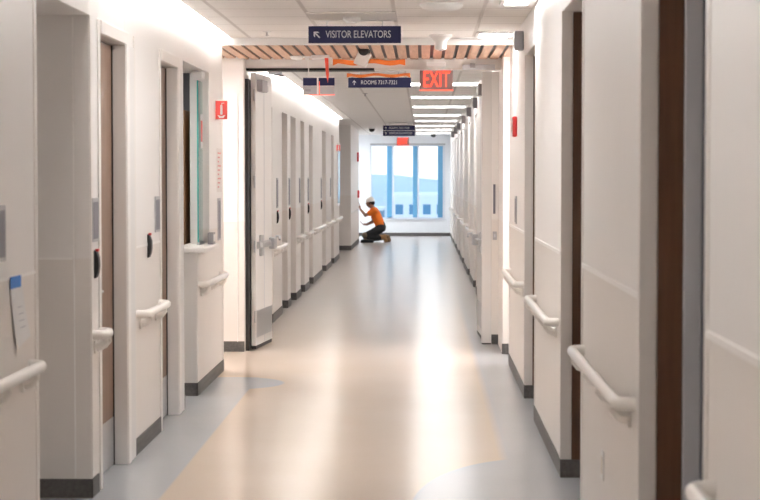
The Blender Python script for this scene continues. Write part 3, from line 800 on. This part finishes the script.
# ------------------------------------------------------------------ outside: ground, building, tree belt, hills
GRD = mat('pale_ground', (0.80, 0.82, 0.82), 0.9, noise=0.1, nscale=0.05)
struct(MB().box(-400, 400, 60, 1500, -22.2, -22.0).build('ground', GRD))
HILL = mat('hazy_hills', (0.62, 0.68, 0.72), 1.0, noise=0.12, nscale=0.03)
h = MB(); random.seed(3)
N = 60; prev = None
rows = []
for i in range(N+1):
    xx = -300+600*i/N; top = 2.2+1.8*math.sin(i*0.35)+1.1*math.sin(i*0.9+1)+random.uniform(-.4, .4)
    rows.append([h.bm.verts.new(c) for c in ((xx, 620, -22), (xx, 650, top*0.4-6), (xx, 700, top), (xx, 800, top-1), (xx, 860, -22))])
for i in range(N):
    for k in range(4): h.bm.faces.new((rows[i][k], rows[i][k+1], rows[i+1][k+1], rows[i+1][k]))
hb = h.build('hills', HILL); hb['kind'] = 'structure'
BW = mat('white_building', (0.84, 0.85, 0.86), 0.8); BG = mat('building_glass', (0.10, 0.26, 0.42), 0.3); BR = mat('pale_roof', (0.88, 0.88, 0.88), 0.8)
BLN = mat('blue_grey_building', (0.30, 0.42, 0.52), 0.8)
def building(x0, x1, y, d, z1, fz, m, label, nx, winw, wz):
    o = thing('office_building', label, 'building', ((x0+x1)/2, y, -22))
    w = (x1-x0)/2
    MB().box(-w, w, 0, d, 0, z1+22-0.6).build('walls', m, o)
    MB().box(-w-0.4, w+0.4, -0.4, d+0.4, z1+22-0.6, z1+22).build('roof', BR, o)
    for r, wzz in enumerate(wz):
        for i in range(nx):
            xx = -w+(i+0.5)*2*w/nx
            MB().box(xx-winw/2, xx+winw/2, -0.12, -0.001, wzz+22-1.1, wzz+22+1.1).build('window', BG, o)
    return o
building(-6.8, 8.5, 400, 60, -2.2, 0, BW, 'long white low building with blue windows outside the end window', 5, 1.7, (-5.6, -10.2))
building(-30, -10.0, 440, 30, -6.0, 0, BLN, 'blue grey building outside behind the left pane of the end window', 7, 1.6, (-8.5, -13.0))
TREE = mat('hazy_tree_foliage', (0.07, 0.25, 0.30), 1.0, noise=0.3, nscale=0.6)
TR2 = mat('tree_trunk', (0.10, 0.08, 0.06), 0.9)
def tree(x, y, hgt, r, label):
    o = thing('tree', label, 'tree', (x, y, -22), 'trees outside the end window')
    bm = bmesh.new(); bmesh.ops.create_icosphere(bm, subdivisions=3, radius=1.0)
    for v in bm.verts:
        k = 1+0.16*math.sin(v.co.x*7+x)*math.cos(v.co.z*6+y)+random.uniform(-.06, .06)
        v.co = Vector((v.co.x*r*k, v.co.y*r*k, v.co.z*hgt*0.36*k+hgt*0.64))
    b = MB(); b.bm.free(); b.bm = bm; b.build('crown', TREE, o)
    MB().tube([(0, 0, 0), (0.1, 0, hgt*0.3), (0, 0, hgt*0.6)], [r*0.12, r*0.09, r*0.05], 8).build('trunk', TR2, o)
tree(-11.0, 150, 19.0, 1.7, 'dark hazy tree outside, left of the white building')
tree(-9.3, 155, 17.5, 1.5, 'lower hazy tree outside against the white building left end')

# ------------------------------------------------------------------ the kneeling worker
SKIN = mat('skin', (0.33, 0.17, 0.11), 0.55, noise=0.06, nscale=30)
SHIRT = mat('orange_tshirt', (0.90, 0.20, 0.015), 0.8, noise=0.06, nscale=20, bump=0.3)
PANTS = mat('black_work_trousers', (0.02, 0.022, 0.025), 0.85, noise=0.3, nscale=12)
KPAD = mat('tan_knee_pad', (0.20, 0.15, 0.10), 0.8, noise=0.2, nscale=30)
BOOT = mat('tan_leather_boot', (0.36, 0.20, 0.085), 0.7, noise=0.2, nscale=25)
SOLE = mat('boot_sole', (0.17, 0.10, 0.05), 0.8)
HAT = mat('white_hard_hat', (0.80, 0.77, 0.72), 0.3)
HAIR = mat('dark_hair', (0.015, 0.011, 0.009), 0.8)

def skin_mesh(name, nodes, edges, root=None, sub=2):
    """closed surface pieces strung along the bones; finish() fuses them into one skin"""
    bm = bmesh.new()
    for a, b in edges:
        A, B = nodes[a], nodes[b]
        ln = (Vector(A[:3])-Vector(B[:3])).length
        ra, rb = A[3], B[3]; sa = A[4] if len(A) > 4 else ra; sb_ = B[4] if len(B) > 4 else rb
        n_ = max(2, int(ln/(0.22*min(ra, rb)))+1)
        for i in range(n_+1):
            t = i/n_; c = [A[q]+(B[q]-A[q])*t for q in range(3)]
            r_ = ra+(rb-ra)*t; s_ = sa+(sb_-sa)*t
            M = Matrix.Translation(c) @ Matrix.Diagonal((r_, s_, r_, 1))
            bmesh.ops.create_icosphere(bm, subdivisions=2, radius=1.0, matrix=M)
    me = bpy.data.meshes.new(name); bm.to_mesh(me); bm.free(); return me

def finish(name, meshes, m, parent, voxel=None, smooth=True):
    bm = bmesh.new()
    for x_ in meshes: bm.from_mesh(x_)
    bmesh.ops.recalc_face_normals(bm, faces=bm.faces)
    me = bpy.data.meshes.new(name); bm.to_mesh(me); bm.free()
    me.materials.clear(); me.materials.append(m)
    o = bpy.data.objects.new(name, me); C.objects.link(o)
    if voxel:
        r = o.modifiers.new('r', 'REMESH'); r.mode = 'VOXEL'; r.voxel_size = voxel; r.use_smooth_shade = True
        bpy.context.view_layer.update()
        dg = bpy.context.evaluated_depsgraph_get()
        m2 = bpy.data.meshes.new_from_object(o.evaluated_get(dg)); m2.name = name
        old = o.data; o.modifiers.clear(); o.data = m2; bpy.data.meshes.remove(old)
        bm = bmesh.new(); bm.from_mesh(o.data)
        for _ in range(5): bmesh.ops.smooth_vert(bm, verts=bm.verts, factor=0.5, use_axis_x=True, use_axis_y=True, use_axis_z=True)
        bm.to_mesh(o.data); bm.free()
    if not o.data.materials: o.data.materials.append(m)
    for p_ in o.data.polygons: p_.use_smooth = smooth; p_.material_index = 0
    if parent: o.parent = parent
    return o
def ell(c, r, sub=3, rot=None, fn=None):
    bm = bmesh.new(); bmesh.ops.create_icosphere(bm, subdivisions=sub, radius=1.0)
    M = (rot or Matrix.Identity(3))
    for v in bm.verts:
        p_ = v.co.copy()
        if fn: p_ = fn(p_)
        v.co = M @ Vector((p_.x*r[0], p_.y*r[1], p_.z*r[2])) + Vector(c)
    me = bpy.data.meshes.new('e'); bm.to_mesh(me); bm.free(); return me

# man local frame: origin on floor under pelvis; he faces -x
P0 = (-1.03, 44.10, 0.0)
man = thing('person', 'person in orange T-shirt and white hard hat kneeling with one hand on the wall', 'person', P0)
J = {  # local coordinates; L = near side (-y)
 'pel': (0.0, 0.0, 0.36, 0.115, 0.14), 'waist': (-0.05, 0, 0.50, 0.11, 0.14), 'chest': (-0.12, 0, 0.66, 0.115, 0.15),
 'upch': (-0.17, 0, 0.76, 0.10, 0.13), 'neck': (-0.20, 0, 0.845, 0.055), 'head': (-0.245, 0, 0.93, 0.065),
 'shL': (-0.165, -0.17, 0.77, 0.062), 'elL': (-0.37, -0.20, 0.665, 0.042), 'wrL': (-0.505, -0.17, 0.82, 0.028), 'paL': (-0.515, -0.165, 0.875, 0.03, 0.016),
 'shR': (-0.165, 0.17, 0.76, 0.062), 'elR': (-0.20, 0.23, 0.50, 0.042), 'wrR': (-0.355, 0.19, 0.43, 0.028), 'paR': (-0.41, 0.18, 0.435, 0.03, 0.018),
 'hiL': (-0.01, -0.10, 0.34, 0.095), 'knL': (-0.37, -0.15, 0.17, 0.062), 'caL': (-0.20, -0.14, 0.12, 0.058), 'anL': (0.05, -0.11, 0.12, 0.042), 'toL': (0.16, -0.11, 0.045, 0.035),
 'hiR': (-0.01, 0.10, 0.34, 0.095), 'knR': (-0.34, 0.16, 0.075, 0.062), 'caR': (-0.17, 0.14, 0.085, 0.056), 'anR': (0.10, 0.11, 0.10, 0.042), 'toR': (0.20, 0.11, 0.04, 0.035),
}
E = [('pel','waist'),('waist','chest'),('chest','upch'),('upch','neck'),('neck','head'),('upch','shL'),('shL','elL'),('elL','wrL'),('wrL','paL'),
 ('upch','shR'),('shR','elR'),('elR','wrR'),('wrR','paR'),('pel','hiL'),('hiL','knL'),('knL','caL'),('caL','anL'),('anL','toL'),
 ('pel','hiR'),('hiR','knR'),('knR','caR'),('caR','anR'),('anR','toR')]
body = skin_mesh('body_raw', J, E, 'pel', 2)
parts = [body]
# head with face
hc = Vector((-0.262, 0, 0.955))
def headshape(p):
    q_ = p.copy()
    if p.z < 0: q_.x = p.x*(1-0.12*(-p.z)) - 0.10*(-p.z); q_.y = p.y*(1-0.28*(-p.z))
    return q_
parts.append(ell(hc, (0.092, 0.074, 0.115), 4, fn=headshape))
parts.append(ell(hc+Vector((-0.096, 0, -0.012)), (0.020, 0.013, 0.024), 2))       # nose
parts.append(ell(hc+Vector((-0.085, 0, 0.030)), (0.018, 0.045, 0.010), 2))         # brow
parts.append(ell(hc+Vector((-0.085, 0, -0.058)), (0.018, 0.025, 0.009), 2))        # lips
for s_ in (-1, 1): parts.append(ell(hc+Vector((0.012, s_*0.074, -0.005)), (0.018, 0.010, 0.028), 2))
# hands: five fingers each
def hand(pc, fwd, side, flat):
    out = []
    fwd = Vector(fwd).normalized(); side = Vector(side).normalized(); nrm = fwd.cross(side).normalized()
    for i, ln in enumerate((0.062, 0.074, 0.070, 0.055)):
        b0 = Vector(pc)+side*(0.030-0.020*i)
        curl = 0.004 if flat else 0.022
        p1 = b0+fwd*0.030; p2 = p1+fwd*ln*0.5+nrm*curl; p3 = p2+fwd*ln*0.5+nrm*curl*2
        nd_ = {'a': (*b0, 0.010), 'b': (*p1, 0.0095), 'c': (*p2, 0.0085), 'd': (*p3, 0.007)}
        out.append(skin_mesh('f', nd_, [('a','b'),('b','c'),('c','d')], 'a', 1))
    b0 = Vector(pc)-fwd*0.01+side*0.022; p1 = b0+side*0.030+fwd*0.015; p2 = p1+side*0.012+fwd*0.03
    out.append(skin_mesh('f', {'a': (*b0, 0.012), 'b': (*p1, 0.0105), 'c': (*p2, 0.009)}, [('a','b'),('b','c')], 'a', 1))
    out.append(ell(pc, (0.028, 0.036, 0.030), 2))
    return out
parts += hand((-0.513, -0.165, 0.880), (-0.12, 0, 1), (0.0, 1, 0.1), True)
parts += hand((-0.415, 0.18, 0.437), (-1, 0, 0.05), (0, -1, 0.2), False)
bd = finish('body', parts, SKIN, man, voxel=0.006)
for s_ in (-1, 1):
    finish('eye', [ell(hc+Vector((-0.083, s_*0.030, 0.010)), (0.010, 0.013, 0.010), 2)], PLW, man)
finish('mouth', [ell(hc+Vector((-0.101, 0, -0.058)), (0.004, 0.022, 0.003), 2)], mat('lip', (0.25, 0.08, 0.07), 0.6), man)
# hair: cap at back and sides
def hairshape(p):
    q_ = p.copy()
    if p.x < -0.35: q_.x = -0.35
    if p.z < -0.35: q_.z = -0.35
    return q_
finish('hair', [ell(hc+Vector((0.012, 0, 0.012)), (0.100, 0.082, 0.118), 3, fn=hairshape)], HAIR, man)
# T-shirt
T = {k: J[k] for k in ('pel','waist','chest','upch','shL','shR')}
T = {k: (v[0], v[1], v[2], v[3]+0.014, (v[4] if len(v) > 4 else v[3])+0.016) for k, v in T.items()}
T['pel'] = (-0.01, 0, 0.40, 0.125, 0.155)
T['neck'] = (-0.195, 0, 0.815, 0.068, 0.072)
def lerp(a, b, t): return tuple(a[i]+(b[i]-a[i])*t for i in range(3))
T['slL'] = (*lerp(J['shL'], J['elL'], 0.55), 0.070); T['slR'] = (*lerp(J['shR'], J['elR'], 0.55), 0.070)
finish('tshirt', [skin_mesh('t', T, [('pel','waist'),('waist','chest'),('chest','upch'),('upch','neck'),('upch','shL'),('upch','shR'),('shL','slL'),('shR','slR')], 'pel', 2)], SHIRT, man, voxel=0.009)
# trousers
Q = {k: (J[k][0], J[k][1], J[k][2], J[k][3]+0.016, (J[k][4] if len(J[k]) > 4 else J[k][3])+0.016) for k in ('pel','hiL','hiR','knL','knR','caL','caR')}
Q['wa'] = (-0.02, 0, 0.44, 0.12, 0.15); Q['anL'] = (0.0, -0.115, 0.125, 0.058); Q['anR'] = (0.05, 0.115, 0.105, 0.058)
finish('trousers', [skin_mesh('q', Q, [('pel','wa'),('pel','hiL'),('pel','hiR'),('hiL','knL'),('hiR','knR'),('knL','caL'),('knR','caR'),('caL','anL'),('caR','anR')], 'pel', 2)], PANTS, man, voxel=0.010)
for s_, k in ((-1, 'knL'), (1, 'knR')):
    kn = J[k]
    finish('knee_pad', [ell((kn[0]-0.012, kn[1]-0.012, kn[2]+(0.005 if s_ < 0 else 0.012)), (0.085, 0.075, 0.08), 3)], KPAD, man)
# boots, toes tucked on the floor, soles facing back
for s_, a, t_ in ((-1, 'anL', 'toL'), (1, 'anR', 'toR')):
    A = Vector(J[a][:3]); Tt = Vector(J[t_][:3])
    up = Vector((0.0, 0, 1))
    hl = A+Vector((0.055, 0, 0.045))
    nd_ = {'sh': (A.x-0.07, A.y, A.z+0.01, 0.062), 'an': (A.x-0.0, A.y, A.z+0.005, 0.060), 'he': (hl.x, hl.y, hl.z, 0.042), 'mid': (A.x+0.075, A.y, 0.085, 0.044), 'ball': (Tt.x-0.01, Tt.y, 0.055, 0.046), 'toe': (Tt.x-0.055, Tt.y, 0.040, 0.038)}
    finish('boot', [skin_mesh('b', nd_, [('sh','an'),('an','he'),('an','mid'),('mid','ball'),('ball','toe')], 'an', 2)], BOOT, man, voxel=0.009)
    so = MB()
    so.prism([(hl.x+0.03, hl.z+0.035), (hl.x+0.052, hl.z+0.02), (Tt.x+0.045, 0.045), (Tt.x+0.02, 0.005), (Tt.x-0.08, 0.002), (Tt.x-0.08, 0.012), (Tt.x+0.0, 0.018), (Tt.x+0.02, 0.05)], 'y', A.y-0.042, A.y+0.042)
    so.build('boot_sole', SOLE, man, bevel=0.006)
# hard hat
hh_ = MB(); prof = [(0.006, 0.100), (0.045, 0.094), (0.076, 0.076), (0.095, 0.045), (0.104, 0.008), (0.106, 0.0), (0.113, -0.004), (0.113, -0.010), (0.100, -0.006)]
hh_.lathe([(r, z) for r, z in prof], n=32)
ho = hh_.build('hard_hat', HAT, man, smooth=True); ho.location = (hc.x+0.004, 0, hc.z+0.052); ho.rotation_euler = (0, -0.12, 0); ho.scale = (1.08, 0.92, 1.0)
br_ = MB(); br_.prism([(-0.09, -0.072), (-0.135, -0.05), (-0.15, 0.0), (-0.135, 0.05), (-0.09, 0.072)], 'z', -0.012, -0.006)
bo = br_.build('brim', HAT, ho, bevel=0.003)
rg_ = MB(); rg_.prism([(-0.09, 0.06), (-0.04, 0.105), (0.03, 0.112), (0.08, 0.088), (0.08, 0.08), (0.03, 0.104), (-0.04, 0.097), (-0.09, 0.05)], 'y', -0.012, 0.012)
rg_.build('ridge', HAT, ho, bevel=0.003)

# black tool bag on the floor in front of the knees
o = thing('tool_bag', 'flat black tool bag on the floor by the worker knees', 'bag', (-1.33, 43.83, 0.0))
MB().box(-0.19, 0.13, -0.09, 0.06, 0.001, 0.075).build('body', PANTS, o, bevel=0.025, seg=3)
MB().tube([(-0.12, -0.03, 0.07), (-0.10, -0.03, 0.12), (0.0, -0.03, 0.13), (0.06, -0.03, 0.07)], 0.008, 8).build('strap', BLACK, o, smooth=True)

# ------------------------------------------------------------------ world, camera
w = bpy.data.worlds.new('sky'); S.world = w; w.use_nodes = True; nt = w.node_tree
bg = nt.nodes['Background']; ee = NB(nt)
tc = nt.nodes.new('ShaderNodeTexCoord'); sp = nt.nodes.new('ShaderNodeSeparateXYZ'); nt.links.new(tc.outputs['Generated'], sp.inputs[0])
colr = ee.mix(ee.m('MULTIPLY', sp.outputs[2], 2.0, clamp=True), (0.82, 0.92, 1.0), (0.50, 0.74, 1.0))
nt.links.new(colr, bg.inputs['Color']); bg.inputs['Strength'].default_value = 0.9

cam = bpy.data.cameras.new('camera'); co = bpy.data.objects.new('camera', cam); C.objects.link(co)
F = 1800.0
cam.sensor_width = 36.0; cam.lens = 36.0*F/760.0; cam.clip_end = 3000; cam.clip_start = 0.05
co.location = (0, 0, 1.6)
co.rotation_euler = (PI/2 - math.atan(73/F), 0, math.atan(43/F))
cam.dof.use_dof = True; cam.dof.focus_distance = 17.0; cam.dof.aperture_fstop = 5.6
S.camera = co
S.view_settings.view_transform = 'Standard'; S.view_settings.look = 'None'
S.view_settings.gamma = 1.0; S.view_settings.use_curve_mapping = False
S.view_settings.exposure = 0.88
S.cycles.max_bounces = 10; S.cycles.diffuse_bounces = 6
